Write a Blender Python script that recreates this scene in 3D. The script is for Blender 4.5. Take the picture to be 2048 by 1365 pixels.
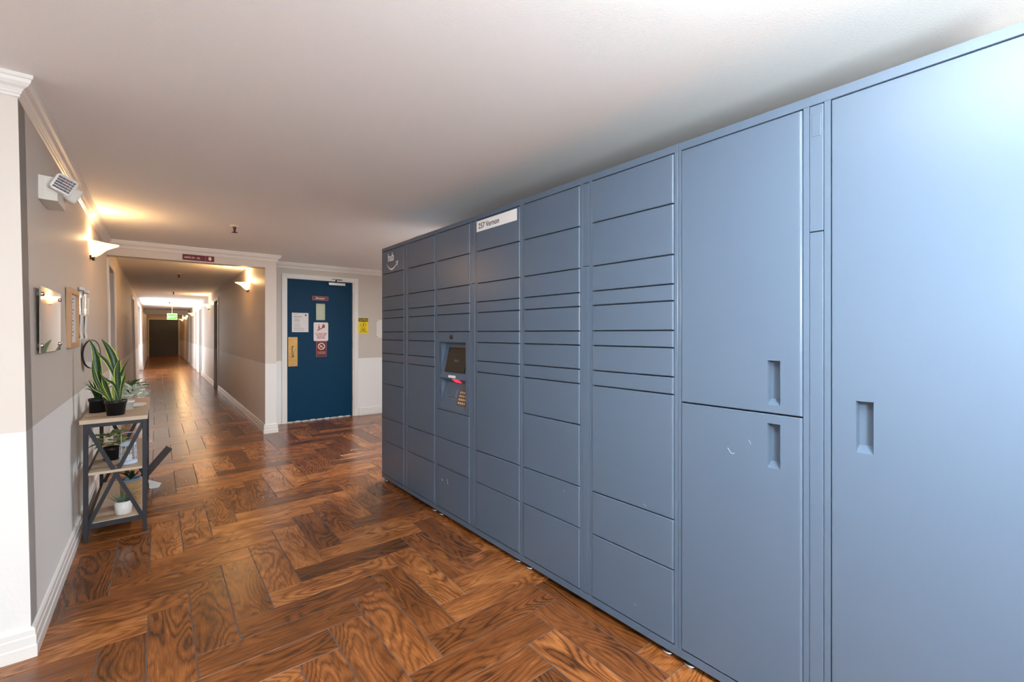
import bpy, bmesh, math, random
from mathutils import Vector, Matrix
random.seed(7)
R = math.radians
for o in list(bpy.data.objects): bpy.data.objects.remove(o, do_unlink=True)
SC = bpy.context.scene
COL = SC.collection

# ------------------------------------------------------------------ camera
cd = bpy.data.cameras.new('camera'); cam = bpy.data.objects.new('camera', cd); COL.objects.link(cam)
cam.location = (0, 0, 1.30); cam.rotation_euler = (R(90), 0, R(-38.5))
cd.sensor_width = 36.0; cd.lens = 893 / 2048 * 36.0; cd.shift_y = -15.5 / 2048
cd.clip_start = 0.02; cd.clip_end = 100
SC.camera = cam
# ------------------------------------------------------------------ exposure, world
SC.view_settings.view_transform = 'Standard'; SC.view_settings.look = 'None'
SC.view_settings.exposure = 0.32; SC.view_settings.gamma = 1.0
SC.view_settings.use_curve_mapping = False
SC.cycles.max_bounces = 8; SC.cycles.diffuse_bounces = 5; SC.cycles.glossy_bounces = 3; SC.cycles.transmission_bounces = 4
W = bpy.data.worlds.new('daylight'); SC.world = W; W.use_nodes = True
W.node_tree.nodes['Background'].inputs[0].default_value = (0.75, 0.86, 1.0, 1)
W.node_tree.nodes['Background'].inputs[1].default_value = 1.0

def light(name, typ, loc, power, color, rot=(0, 0, 0), parent=None, **kw):
    l = bpy.data.lights.new(name, typ); l.energy = power; l.color = color
    for k, v in kw.items(): setattr(l, k, v)
    o = bpy.data.objects.new(name, l); COL.objects.link(o); o.location = loc; o.rotation_euler = rot
    if parent: o.parent = parent
    return o
# daylight through the glazed entrance front behind the photographer
light('entrance_daylight', 'AREA', (-1.0, -3.05, 1.25), 54, (0.80, 0.94, 1.0), (R(90), 0, 0), shape='RECTANGLE', size=4.4, size_y=1.9)
# added fill light, as daylight from an invented, unseen side window
light('side_fill', 'AREA', (-3.45, -0.3, 1.3), 6, (0.84, 0.95, 1.0), (R(90), 0, R(-90)), shape='RECTANGLE', size=4.2, size_y=1.8)
# the photographer's flash, bounced off the ceiling
light('bounce_flash', 'SPOT', (0.55, -0.20, 1.50), 740, (0.85, 0.955, 1.0), (R(180), 0, R(-38.5)), spot_size=R(112), spot_blend=1.0, shadow_soft_size=0.08)
# bare part of the same flash head
light('dome_flash', 'POINT', (0.72, -0.35, 1.52), 96, (0.87, 0.96, 1.0), shadow_soft_size=0.12)
# added lamp, hidden behind the lockers, brightens left wall and elevator wall
light('elevator_fill', 'AREA', (2.35, 4.30, 2.272), 48, (0.90, 0.96, 1.0), (0, 0, 0), shape='DISK', size=0.4)
# daylight from the side bay half way down the corridor
light('corridor_daylight', 'AREA', (-0.46, 18.6, 1.35), 75, (1.0, 0.97, 0.93), (R(90), 0, R(-90)), shape='RECTANGLE', size=4.0, size_y=1.9)

# ------------------------------------------------------------------ helpers
def srgb(r, g, b):
    f = lambda c: (c / 255 / 12.92) if c / 255 <= 0.04045 else ((c / 255 + 0.055) / 1.055) ** 2.4
    return (f(r), f(g), f(b), 1.0)

MATS = {}
def mat(name, col, rough=0.5, metal=0.0, bump=None, emit=None, coat=0.0, trans=0.0, var=0.0, spec=0.5, ior=1.45):
    m = bpy.data.materials.new(name); m.use_nodes = True; nt = m.node_tree; b = nt.nodes['Principled BSDF']
    b.inputs['Base Color'].default_value = col; b.inputs['Roughness'].default_value = rough
    b.inputs['Metallic'].default_value = metal; b.inputs['Specular IOR Level'].default_value = spec
    b.inputs['Coat Weight'].default_value = coat; b.inputs['Transmission Weight'].default_value = trans; b.inputs['IOR'].default_value = ior
    if emit:
        b.inputs['Emission Color'].default_value = emit[0]; b.inputs['Emission Strength'].default_value = emit[1]
    if bump or var:
        tc = nt.nodes.new('ShaderNodeTexCoord'); n = nt.nodes.new('ShaderNodeTexNoise')
        n.inputs['Scale'].default_value = bump[0] if bump else 20; n.inputs['Detail'].default_value = 3
        nt.links.new(tc.outputs['Object'], n.inputs['Vector'])
        if bump:
            bp = nt.nodes.new('ShaderNodeBump'); bp.inputs['Strength'].default_value = bump[1]; bp.inputs['Distance'].default_value = bump[2]
            nt.links.new(n.outputs['Fac'], bp.inputs['Height']); nt.links.new(bp.outputs['Normal'], b.inputs['Normal'])
        if var:
            mx = nt.nodes.new('ShaderNodeMix'); mx.data_type = 'RGBA'
            mx.inputs['A'].default_value = tuple(c * (1 - var) for c in col[:3]) + (1,)
            mx.inputs['B'].default_value = tuple(min(1, c * (1 + var)) for c in col[:3]) + (1,)
            nt.links.new(n.outputs['Fac'], mx.inputs['Factor']); nt.links.new(mx.outputs['Result'], b.inputs['Base Color'])
    MATS[name] = m
    return m

def two_tone(name, upper, lower, zsplit, rough=0.55):
    """wall paint: one colour above the dado line, another below it"""
    m = mat(name, upper, rough, bump=(55, 0.16, 0.004)); nt = m.node_tree; b = nt.nodes['Principled BSDF']
    g = nt.nodes.new('ShaderNodeNewGeometry'); sx = nt.nodes.new('ShaderNodeSeparateXYZ')
    nt.links.new(g.outputs['Position'], sx.inputs[0])
    gt = nt.nodes.new('ShaderNodeMath'); gt.operation = 'GREATER_THAN'; gt.inputs[1].default_value = zsplit
    nt.links.new(sx.outputs['Z'], gt.inputs[0])
    mx = nt.nodes.new('ShaderNodeMix'); mx.data_type = 'RGBA'; mx.inputs['A'].default_value = lower; mx.inputs['B'].default_value = upper
    nt.links.new(gt.outputs[0], mx.inputs['Factor']); nt.links.new(mx.outputs['Result'], b.inputs['Base Color'])
    return m

class MB:
    def __init__(s): s.v = []; s.f = []; s.sm = []
    def add(s, vs, fs, smooth=False):
        n = len(s.v); s.v += [tuple(p) for p in vs]; s.f += [tuple(i + n for i in f) for f in fs]; s.sm += [smooth] * len(fs); return s
    def box(s, x0, x1, y0, y1, z0, z1):
        return s.add([(x0,y0,z0),(x1,y0,z0),(x1,y1,z0),(x0,y1,z0),(x0,y0,z1),(x1,y0,z1),(x1,y1,z1),(x0,y1,z1)],
                     [(0,3,2,1),(4,5,6,7),(0,1,5,4),(1,2,6,5),(2,3,7,6),(3,0,4,7)])
    def bar(s, a, b, w, t, up=(0, 0, 1)):
        a = Vector(a); b = Vector(b); d = (b - a).normalized(); u = Vector(up)
        if abs(d.dot(u)) > 0.98: u = Vector((1, 0, 0))
        r = d.cross(u).normalized() * w / 2; q = r.cross(d).normalized() * t / 2
        vs = [a - r - q, a + r - q, a + r + q, a - r + q, b - r - q, b + r - q, b + r + q, b - r + q]
        return s.add(vs, [(0,3,2,1),(4,5,6,7),(0,1,5,4),(1,2,6,5),(2,3,7,6),(3,0,4,7)])
    def lathe(s, prof, n=24, c=(0, 0, 0), a0=0.0, a1=2 * math.pi, ribs=0, amp=0.0, axis='z'):
        full = abs(a1 - a0 - 2 * math.pi) < 1e-6; m = n if full else n + 1; vs = []; fs = []
        for (r, z) in prof:
            for i in range(m):
                a = a0 + (a1 - a0) * i / n; rr = r * (1 + amp * (1 if i % 2 else -1)) if ribs else r
                p = (rr * math.cos(a), rr * math.sin(a), z)
                if axis == 'x': p = (z, p[0], p[1])
                if axis == 'y': p = (p[0], z, p[1])
                vs.append((p[0] + c[0], p[1] + c[1], p[2] + c[2]))
        for j in range(len(prof) - 1):
            for i in range(n):
                k = (i + 1) % m if full else i + 1
                fs.append((j * m + i, j * m + k, (j + 1) * m + k, (j + 1) * m + i))
        return s.add(vs, fs, True)
    def tube(s, pts, r, n=8, closed=False):
        pts = [Vector(p) for p in pts]; N = len(pts); vs = []; fs = []
        for i, p in enumerate(pts):
            if closed: d = pts[(i + 1) % N] - pts[i - 1]
            else: d = pts[min(i + 1, N - 1)] - pts[max(i - 1, 0)]
            d.normalize(); u = Vector((0, 0, 1)) if abs(d.z) < 0.9 else Vector((1, 0, 0))
            a = d.cross(u).normalized(); b = a.cross(d)
            rr = r[i] if isinstance(r, (list, tuple)) else r
            for k in range(n):
                t = 2 * math.pi * k / n; vs.append(p + a * math.cos(t) * rr + b * math.sin(t) * rr)
        for i in range(N if closed else N - 1):
            j = (i + 1) % N
            for k in range(n): fs.append((i * n + k, i * n + (k + 1) % n, j * n + (k + 1) % n, j * n + k))
        if not closed: fs.append(tuple(range(n - 1, -1, -1))); fs.append(tuple((N - 1) * n + k for k in range(n)))
        return s.add(vs, fs, True)
    def prism(s, poly, h, frame):
        """poly: 2D outline; frame: function (u,v,w)->xyz; thickness w 0..h"""
        n = len(poly)
        vs = [frame(u, v, 0) for u, v in poly] + [frame(u, v, h) for u, v in poly]
        return s.add(vs, [tuple(range(n)), tuple(range(2 * n - 1, n - 1, -1))] + [(i, (i + 1) % n, n + (i + 1) % n, n + i) for i in range(n)])
    def sweep(s, prof, axis, a0, a1, frame):
        n = len(prof); vs = [frame(p, a0) for p in prof] + [frame(p, a1) for p in prof]
        return s.add(vs, [(i, i + 1, n + i + 1, n + i) for i in range(n - 1)] + [tuple(range(n)), tuple(range(2 * n - 1, n - 1, -1))])
    def mesh(s, name):
        me = bpy.data.meshes.new(name); me.from_pydata([tuple(p) for p in s.v], [], s.f)
        me.polygons.foreach_set('use_smooth', s.sm); me.update()
        bm = bmesh.new(); bm.from_mesh(me); bmesh.ops.recalc_face_normals(bm, faces=bm.faces); bm.to_mesh(me); bm.free()
        return me
    def build(s, name, m, parent=None, bevel=0.0, seg=2):
        o = bpy.data.objects.new(name, s.mesh(name)); COL.objects.link(o)
        o.data.materials.append(MATS[m] if isinstance(m, str) else m)
        if parent: o.parent = parent
        if bevel:
            bv = o.modifiers.new('bevel', 'BEVEL'); bv.width = bevel; bv.segments = seg; bv.limit_method = 'ANGLE'
        return o

def empty(name, loc=(0, 0, 0), rz=0.0):
    o = bpy.data.objects.new(name, None); COL.objects.link(o); o.location = loc; o.rotation_euler = (0, 0, rz); o.empty_display_size = 0.05
    return o
def tag(o, label, cat, group=None, kind=None):
    o['label'] = label; o['category'] = cat
    if group: o['group'] = group
    if kind: o['kind'] = kind
    return o
def struct(o, label=None, cat=None):
    o['kind'] = 'structure'
    if label: o['label'] = label
    if cat: o['category'] = cat
    return o
def text(body, size, m, parent, origin, right, up, name='lettering', align='LEFT', bold=0.0, depth=0.0005, sx=1.0):
    c = bpy.data.curves.new('t', 'FONT'); c.body = body; c.size = size; c.align_x = align; c.extrude = depth / 2; c.offset = bold; c.space_line = 0.95
    t = bpy.data.objects.new('t', c); COL.objects.link(t)
    dg = bpy.context.evaluated_depsgraph_get(); dg.update()
    me = bpy.data.meshes.new_from_object(t.evaluated_get(dg)); me.name = name
    bpy.data.objects.remove(t, do_unlink=True); bpy.data.curves.remove(c)
    r = Vector(right).normalized(); u = Vector(up).normalized(); nrm = r.cross(u)
    M = Matrix((r, u, nrm)).transposed().to_4x4(); M.translation = Vector(origin)
    for v in me.vertices: v.co.x *= sx
    me.transform(M); me.materials.clear(); me.materials.append(MATS[m])
    o = bpy.data.objects.new(name, me); COL.objects.link(o)
    if parent: o.parent = parent
    return o

# ------------------------------------------------------------------ materials
two_tone('wall_paint', srgb(208, 199, 190), srgb(240, 239, 238), 0.905)
two_tone('wall_paint_light', srgb(222, 212, 203), srgb(238, 236, 233), 0.905)
mat('trim_white', srgb(236, 232, 228), 0.35)
mat('ceiling_paint', srgb(244, 244, 243), 0.8, bump=(150, 0.3, 0.004))
mat('grout', srgb(92, 84, 80), 0.6)
mat('locker', srgb(84, 98, 116), 0.30, spec=0.48, bump=(900, 0.03, 0.0005))
mat('locker_dark', srgb(46, 54, 66), 0.5)
mat('black', srgb(20, 20, 22), 0.45)
mat('white_print', srgb(240, 240, 240), 0.5)
mat('steel', srgb(190, 188, 185), 0.25, 1.0)
mat('dark_metal', srgb(52, 52, 58), 0.5, 0.3)
mat('blue_door', srgb(2, 56, 86), 0.5, spec=0.2, bump=(30, 0.08, 0.002), var=0.12)
mat('grey_door', srgb(140, 142, 150), 0.5)
mat('far_door', srgb(72, 80, 86), 0.5)
mat('maroon', srgb(112, 14, 36), 0.4)
mat('cream', srgb(240, 222, 196), 0.5)
mat('red', srgb(205, 45, 40), 0.5)
mat('pink_line', srgb(214, 130, 130), 0.5)
mat('paper', srgb(232, 226, 224), 0.6)
mat('ink', srgb(95, 92, 95), 0.6)
mat('yellow', srgb(250, 222, 10), 0.45)
mat('bronze', srgb(70, 52, 40), 0.4, 0.6)
mat('acrylic', srgb(158, 146, 132), 0.04, 0.0, spec=1.0, coat=1.0)
mat('clear', srgb(240, 240, 240), 0.03, trans=0.92, ior=1.3)
mat('frame_wood', srgb(200, 158, 118), 0.5, var=0.12)
mat('mirror', srgb(225, 225, 225), 0.04, 1.0)
mat('white_plastic', srgb(234, 230, 222), 0.4)
mat('lens_silver', srgb(160, 156, 160), 0.18, 0.75)
mat('oak_board', srgb(186, 162, 138), 0.55, var=0.1)
mat('oak_edge', srgb(214, 192, 166), 0.55, var=0.08)
mat('pot_black', srgb(26, 26, 28), 0.4)
mat('pot_white', srgb(236, 234, 230), 0.35)
mat('soil', srgb(48, 36, 28), 0.9, var=0.3)
mat('leaf_dark', srgb(44, 74, 40), 0.5, var=0.35)
mat('leaf_mid', srgb(70, 104, 46), 0.5, var=0.3)
mat('leaf_pale', srgb(196, 208, 190), 0.65, var=0.1)
mat('leaf_aloe', srgb(104, 124, 100), 0.55, var=0.25)
mat('leaf_varieg', srgb(140, 150, 90), 0.5, var=0.45)
mat('lantern_blue', srgb(206, 222, 244), 0.45)
mat('basket_liner', srgb(120, 140, 165), 0.8)
mat('dark_wood', srgb(56, 44, 38), 0.5)
mat('brass', srgb(190, 150, 90), 0.3, 1.0)
mat('pull_plate', srgb(206, 160, 92), 0.4, 0.35, var=0.25)
mat('keypad', srgb(112, 78, 50), 0.4, 0.3)
mat('key', srgb(214, 196, 172), 0.35, 0.5)
mat('screen', srgb(34, 33, 30), 0.06, spec=0.8)
mat('screen_mark', srgb(96, 90, 88), 0.3)
mat('red_glow', srgb(255, 40, 50), 0.3, emit=(srgb(255, 40, 60), 2.0))
mat('exit_green', srgb(70, 150, 50), 0.4, emit=(srgb(90, 200, 60), 0.5))
mat('scratch', srgb(200, 208, 218), 0.5)
mat('sky_pane', srgb(220, 230, 240), 0.1, emit=((0.9, 0.95, 1.0, 1), 0.6))
mat('pane_green', srgb(190, 196, 170), 0.1, spec=0.6)

def shade_glass():
    '''alabaster glass: translucent, with a faint swirl, lit by the bulb inside'''
    m = mat('alabaster', srgb(255, 236, 205), 0.35); nt = m.node_tree; N = nt.nodes; L = nt.links
    tc = N.new('ShaderNodeTexCoord'); n = N.new('ShaderNodeTexNoise'); n.inputs['Scale'].default_value = 9; n.inputs['Distortion'].default_value = 2.0; L.new(tc.outputs['Object'], n.inputs['Vector'])
    mx = N.new('ShaderNodeMix'); mx.data_type = 'RGBA'; mx.inputs['A'].default_value = (1.0, .62, .30, 1); mx.inputs['B'].default_value = (1.0, .80, .52, 1); L.new(n.outputs['Fac'], mx.inputs['Factor'])
    d = N.new('ShaderNodeBsdfDiffuse'); t = N.new('ShaderNodeBsdfTranslucent'); e = N.new('ShaderNodeEmission'); e.inputs['Strength'].default_value = 1.25
    for k in (d, t, e): L.new(mx.outputs['Result'], k.inputs['Color'])
    ms = N.new('ShaderNodeMixShader'); ms.inputs[0].default_value = 0.6; L.new(d.outputs[0], ms.inputs[1]); L.new(t.outputs[0], ms.inputs[2])
    ad = N.new('ShaderNodeAddShader'); L.new(ms.outputs[0], ad.inputs[0]); L.new(e.outputs[0], ad.inputs[1]); L.new(ad.outputs[0], N['Material Output'].inputs[0])
    return m
shade_glass()

def wicker():
    m = mat('wicker', srgb(196, 160, 112), 0.7); nt = m.node_tree; b = nt.nodes['Principled BSDF']
    tc = nt.nodes.new('ShaderNodeTexCoord'); ch = nt.nodes.new('ShaderNodeTexWave'); ch.wave_type = 'BANDS'; ch.bands_direction = 'Z'
    ch.inputs['Scale'].default_value = 38; ch.inputs['Distortion'].default_value = 3
    mx = nt.nodes.new('ShaderNodeMix'); mx.data_type = 'RGBA'; mx.inputs['A'].default_value = srgb(150, 112, 68); mx.inputs['B'].default_value = srgb(214, 180, 134)
    nt.links.new(tc.outputs['Object'], ch.inputs['Vector']); nt.links.new(ch.outputs['Fac'], mx.inputs['Factor']); nt.links.new(mx.outputs['Result'], b.inputs['Base Color'])
wicker()

def oak_plank():
    """printed oak: contour-like cathedral grain along the plank, fine pores, one tint per plank (attributes pc and rnd)"""
    m = bpy.data.materials.new('oak_plank'); m.use_nodes = True; nt = m.node_tree; N = nt.nodes; L = nt.links; b = N['Principled BSDF']
    a = N.new('ShaderNodeAttribute'); a.attribute_name = 'pc'; rn = N.new('ShaderNodeAttribute'); rn.attribute_name = 'rnd'
    def noise(scale, detail, dist=0.0, rough=0.5):
        mp = N.new('ShaderNodeMapping'); mp.inputs['Scale'].default_value = scale; L.new(a.outputs['Vector'], mp.inputs['Vector'])
        n = N.new('ShaderNodeTexNoise'); n.inputs['Scale'].default_value = 1.0; n.inputs['Detail'].default_value = detail
        n.inputs['Distortion'].default_value = dist; n.inputs['Roughness'].default_value = rough
        L.new(mp.outputs[0], n.inputs['Vector']); return n.outputs['Fac']
    def mth(op, x, y=None, z=None):
        k = N.new('ShaderNodeMath'); k.operation = op
        for i, q in enumerate((x, y, z)):
            if q is None: continue
            if isinstance(q, (int, float)): k.inputs[i].default_value = q
            else: L.new(q, k.inputs[i])
        return k.outputs[0]
    base = noise((1.5, 6.0, 1), 1.5, 0.15)
    wob = noise((7, 90, 1), 3.0)
    ph = mth('ADD', mth('MULTIPLY', base, 120), mth('MULTIPLY', wob, 4.0))
    ring = mth('MULTIPLY_ADD', mth('SINE', ph), 0.5, 0.5)
    ring = mth('POWER', ring, 0.38)
    fine = noise((14, 420, 1), 3.0, 0, 0.6)
    blot = noise((4, 11, 1), 4.0, 0.3, 0.6)
    strength = mth('MULTIPLY_ADD', noise((2, 5, 4), 1.0), 1.5, -0.3)
    g = mth('SUBTRACT', 1.0, mth('MULTIPLY', mth('SUBTRACT', 1.0, ring), mth('MULTIPLY', strength, 0.66)))
    v = mth('MULTIPLY', g, mth('MULTIPLY_ADD', fine, 0.9, 0.5))
    v = mth('MULTIPLY', v, mth('MULTIPLY_ADD', blot, 0.9, 0.46))
    v = mth('MULTIPLY', v, mth('MULTIPLY_ADD', rn.outputs['Fac'], 0.5, 0.72))
    ramp = N.new('ShaderNodeValToRGB'); e = ramp.color_ramp.elements
    e[0].position = 0.10; e[0].color = srgb(34, 19, 11); e[1].position = 1.0; e[1].color = srgb(196, 128, 70)
    k = e.new(0.34); k.color = srgb(74, 42, 22); k = e.new(0.62); k.color = srgb(134, 78, 38)
    v = mth('MULTIPLY', v, 0.76); L.new(v, ramp.inputs['Fac']); L.new(ramp.outputs[0], b.inputs['Base Color'])
    L.new(mth('MULTIPLY_ADD', fine, 0.16, 0.16), b.inputs['Roughness'])
    bp = N.new('ShaderNodeBump'); bp.inputs['Strength'].default_value = 0.10; bp.inputs['Distance'].default_value = 0.0012
    L.new(v, bp.inputs['Height']); L.new(bp.outputs[0], b.inputs['Normal']); b.inputs['Specular IOR Level'].default_value = 0.5
    MATS['oak_plank'] = m
oak_plank()

def snake_leaf_mat():
    m = mat('snake_leaf', srgb(40, 84, 36), 0.35); nt = m.node_tree; N = nt.nodes; L = nt.links; b = N['Principled BSDF']
    a = N.new('ShaderNodeAttribute'); a.attribute_name = 'pc'; sx = N.new('ShaderNodeSeparateXYZ'); L.new(a.outputs['Vector'], sx.inputs[0])
    n = N.new('ShaderNodeTexNoise'); mp = N.new('ShaderNodeMapping'); mp.inputs['Scale'].default_value = (1.2, 22, 1); L.new(a.outputs['Vector'], mp.inputs['Vector'])
    n.inputs['Scale'].default_value = 1.5; L.new(mp.outputs[0], n.inputs['Vector'])
    r = N.new('ShaderNodeValToRGB'); e = r.color_ramp.elements; e[0].position = 0.38; e[0].color = srgb(16, 40, 20); e[1].position = 0.70; e[1].color = srgb(64, 104, 50); L.new(n.outputs['Fac'], r.inputs['Fac'])
    ab = N.new('ShaderNodeMath'); ab.operation = 'ABSOLUTE'; L.new(sx.outputs['X'], ab.inputs[0])
    r2 = N.new('ShaderNodeValToRGB'); e = r2.color_ramp.elements; e[0].position = 0.72; e[0].color = (0, 0, 0, 1); e[1].position = 0.84; e[1].color = (1, 1, 1, 1); L.new(ab.outputs[0], r2.inputs['Fac'])
    mx = N.new('ShaderNodeMix'); mx.data_type = 'RGBA'; L.new(r2.outputs[0], mx.inputs['Factor']); L.new(r.outputs[0], mx.inputs['A']); mx.inputs['B'].default_value = srgb(206, 214, 92)
    L.new(mx.outputs['Result'], b.inputs['Base Color'])
snake_leaf_mat()

# ------------------------------------------------------------------ floor: herringbone of 6 x 24 inch wood-look planks
CEIL = 2.32
LEAN = -0.0172
def lx(z): return -0.395 + LEAN * z          # face of the left wall
floor = struct(MB().box(-3.7, 3.7, -3.3, 33.3, -0.06, -0.0022).build('floor', 'grout'), 'dark grout bed under the herringbone wood-look plank floor', 'floor')
PW = 0.1556; PLN = 4 * PW; G = 0.0021
def plank_mesh(seed):
    rr = random.Random(seed); l = PLN / 2 - G; w = PW / 2 - G; c = 0.0008
    vs = [(-l, -w, -.008), (l, -w, -.008), (l, w, -.008), (-l, w, -.008), (-l, -w, -c), (l, -w, -c), (l, w, -c), (-l, w, -c),
          (-l + c, -w + c, 0), (l - c, -w + c, 0), (l - c, w - c, 0), (-l + c, w - c, 0)]
    fs = [(0,1,5,4),(1,2,6,5),(2,3,7,6),(3,0,4,7),(4,5,9,8),(5,6,10,9),(6,7,11,10),(7,4,8,11),(8,9,10,11)]
    off = (rr.uniform(0, 90), rr.uniform(0, 90), rr.uniform(0, 90)); t = rr.random()
    return vs, fs, off, t
VARI = 40
def finish_plank(me, pcs, rnds):
    at = me.attributes.new('pc', 'FLOAT_VECTOR', 'POINT'); at.data.foreach_set('vector', [q for p in pcs for q in p])
    at = me.attributes.new('rnd', 'FLOAT', 'POINT'); at.data.foreach_set('value', rnds); me.materials.append(MATS['oak_plank'])
variants = []
for i in range(VARI):
    vs, fs, off, t = plank_mesh(i); me = bpy.data.meshes.new('plank'); me.from_pydata(vs, [], fs)
    finish_plank(me, [(v[0] + off[0], v[1] + off[1], off[2]) for v in vs], [t] * len(vs)); variants.append(me)
def in_room(x, y):
    if -3.6 < x < 2.3 and -3.2 < y < 2.7: return True
    if -0.8 < x < 2.3 and 2.7 <= y < 3.9: return True
    if -0.8 < x < 3.6 and 3.7 <= y < 7.3: return True
    return -0.8 < x < 1.4 and 7.2 <= y < 32.8
pl = []
OX, OY = 0.7465, 1.5745
for m in range(-6, 34):
    for i in range(-36, 26):
        for (cx, cy, vert) in ((i + .5, i + 8 * m + 2, True), (i + 2, i + 7.5 + 8 * m, False)):
            x = OX + cx * PW; y = OY + cy * PW
            if in_room(x, y): pl.append((x, y, vert))
s_, c_ = math.sin(R(38.5)), math.cos(R(38.5))
def score(p):
    x, y = p[0], p[1]; zd = x * s_ + y * c_
    if zd < 0.5: return 99
    u = 1024 + 893 * (x * c_ - y * s_) / zd; v = 667 + 893 * 1.3 / zd
    out = u < -60 or u > 1480 or v > 1560 or (x < -0.45 and y > 2.62) or x > 1.75 and y < 3.9 or (u < 270 and y > 6.9)
    return 99 if out else zd
pl.sort(key=score)
rp = random.Random(5)
for x, y, vert in pl[:300]:
    o = bpy.data.objects.new('plank', variants[rp.randrange(VARI)]); COL.objects.link(o); o.parent = floor
    o.location = (x, y, rp.uniform(-.0004, .0004)); o.rotation_euler = (0, 0, (R(90) if vert else 0) + (math.pi if rp.random() < .5 else 0))
V = []; F = []; PC = []; RN = []
for x, y, vert in pl[300:]:
    vs, fs, off, t = plank_mesh(rp.randrange(10000)); n = len(V)
    for v in vs:
        V.append((x - v[1], y + v[0], v[2]) if vert else (x + v[0], y + v[1], v[2])); PC.append((v[0] + off[0], v[1] + off[1], off[2])); RN.append(t)
    F += [tuple(k + n for k in f) for f in fs]
me = bpy.data.meshes.new('far_planks'); me.from_pydata(V, [], F); finish_plank(me, PC, RN)
o = bpy.data.objects.new('far_planks', me); COL.objects.link(o); o.parent = floor; o['kind'] = 'stuff'

# ------------------------------------------------------------------ shell
struct(MB().box(-3.7, 3.7, -3.3, 33.3, CEIL, CEIL + .1).build('ceiling', 'ceiling_paint'), 'off-white textured ceiling over lobby and corridor', 'ceiling')

def leaning(mb):
    mb.v = [(x + LEAN * z, y, z) for x, y, z in mb.v]; return mb
# left wall with openings (y0, y1, top)
L_OPEN = [(6.66, 7.52, 2.06), (12.7, 13.6, 2.06), (16.6, 20.6, 2.2), (24.0, 24.9, 2.06), (28.0, 28.9, 2.06)]
mb = MB(); y = 2.62
for a, b_, t in L_OPEN:
    mb.box(-.515, -.395, y, a, 0, CEIL); mb.box(-.515, -.395, a, b_, t, CEIL); y = b_
mb.box(-.515, -.395, y, 33.2, 0, CEIL)
struct(leaning(mb).build('wall_left', 'wall_paint'), 'greige corridor wall with white lower half behind the console table', 'wall')
struct(leaning(MB().box(-3.6, -.395, 2.615, 2.735, 0, CEIL)).build('wall_left_return', 'wall_paint_light'), 'bright end wall that turns the corner beside the console table', 'wall')
# doors / bay in the left wall
for i, (a, b_, t) in enumerate(L_OPEN):
    if i == 2: continue
    d = leaning(MB().box(-.515, -.475, a, b_, 0, t)).build('door_%d' % (i + 10), 'grey_door')
    struct(d, ['grey flush door nearest the wall sconce on the left corridor wall', 'second grey door along the left corridor wall', '', 'third grey door along the left corridor wall', 'last grey door along the left corridor wall'][i], 'door')
    k = leaning(MB().lathe([(0, .05), (.025, .045), (.03, .02), (.012, 0)], 12, (-.475, b_ - .07, 1.0), axis='x')).build('door_handle', 'brass', d)
    tr = leaning(MB().box(-.397, -.378, a - .07, a, 0, t + .07).box(-.397, -.378, b_, b_ + .07, 0, t + .07).box(-.397, -.378, a, b_, t, t + .07)).build('trim_%d' % (i + 20), 'trim_white')
    struct(tr)
# glazed side bay
bay = struct(MB().box(-.66, -.64, 16.55, 20.65, .15, 2.2).build('window_2', 'sky_pane'), 'bright side bay window half way down the corridor', 'window')
fr = MB().box(-.64, -.5, 16.6, 20.6, 0, .15)
for yy in (16.6, 17.9, 19.2, 20.55): fr.box(-.64, -.56, yy, yy + .05, .15, 2.2)
fr.build('window_frame', 'trim_white', bay)

# crown profile (out from wall, down from ceiling)
CROWN = [(.052, 0), (.052, .014), (.046, .018), (.043, .03), (.034, .042), (.022, .05), (.014, .062), (.014, .068), (.009, .07), (.009, .08), (0, .084)]
BASE = [(0, .118), (.008, .116), (.013, .108), (.013, .088), (.0165, .083), (.0165, .05), (.020, .045), (.020, 0)]
def crown_y(face, y0, y1, sgn, name):   # wall parallel to y, trim grows along sgn*x
    return struct(MB().sweep(CROWN + [(0, 0)], 'y', y0, y1, lambda p, a: (face + sgn * p[0], a, CEIL - p[1])).build(name, 'trim_white'))
def crown_x(face, x0, x1, name):        # wall facing -y
    return struct(MB().sweep(CROWN + [(0, 0)], 'x', x0, x1, lambda p, a: (a, face - p[0], CEIL - p[1])).build(name, 'trim_white'))
def base_y(face, y0, y1, sgn, name):
    return struct(MB().sweep(BASE + [(0, 0)], 'y', y0, y1, lambda p, a: (face + sgn * p[0], a, p[1])).build(name, 'trim_white'))
def base_x(face, x0, x1, name):
    return struct(MB().sweep(BASE + [(0, 0)], 'x', x0, x1, lambda p, a: (a, face - p[0], p[1])).build(name, 'trim_white'))
ctop = lx(CEIL)
def mitred_x(prof, face, x0, x1, fz, name):   # end at x1 is mitred: grows with the profile
    return struct(MB().sweep(prof + [(0, 0)], 'x', 0, 1, lambda p, a: ((x0 if a == 0 else x1 + p[0]), face - p[0], fz(p[1]))).build(name, 'trim_white'))
def mitred_y(prof, face, y0, y1, fz, name):
    return struct(MB().sweep(prof + [(0, 0)], 'y', 0, 1, lambda p, a: (face + p[0], (y0 - p[0] if a == 0 else y1), fz(p[1]))).build(name, 'trim_white'))
dn = lambda q: CEIL - q
upz = lambda q: q
mitred_x(CROWN, 2.615, -3.6, ctop, dn, 'trim_1'); mitred_y(CROWN, ctop, 2.615, 6.52, dn, 'trim_2')
mitred_x(BASE, 2.615, -3.6, lx(.05), upz, 'baseboard_left_return'); mitred_y(BASE, lx(.05), 2.615, 6.58, upz, 'baseboard_left')
base_y(lx(.05), 7.6, 12.62, 1, 'baseboard_left_corridor'); base_y(lx(.05), 13.68, 16.6, 1, 'baseboard_left_corridor.001'); base_y(lx(.05), 20.6, 23.9, 1, 'baseboard_left_corridor.002')
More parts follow.
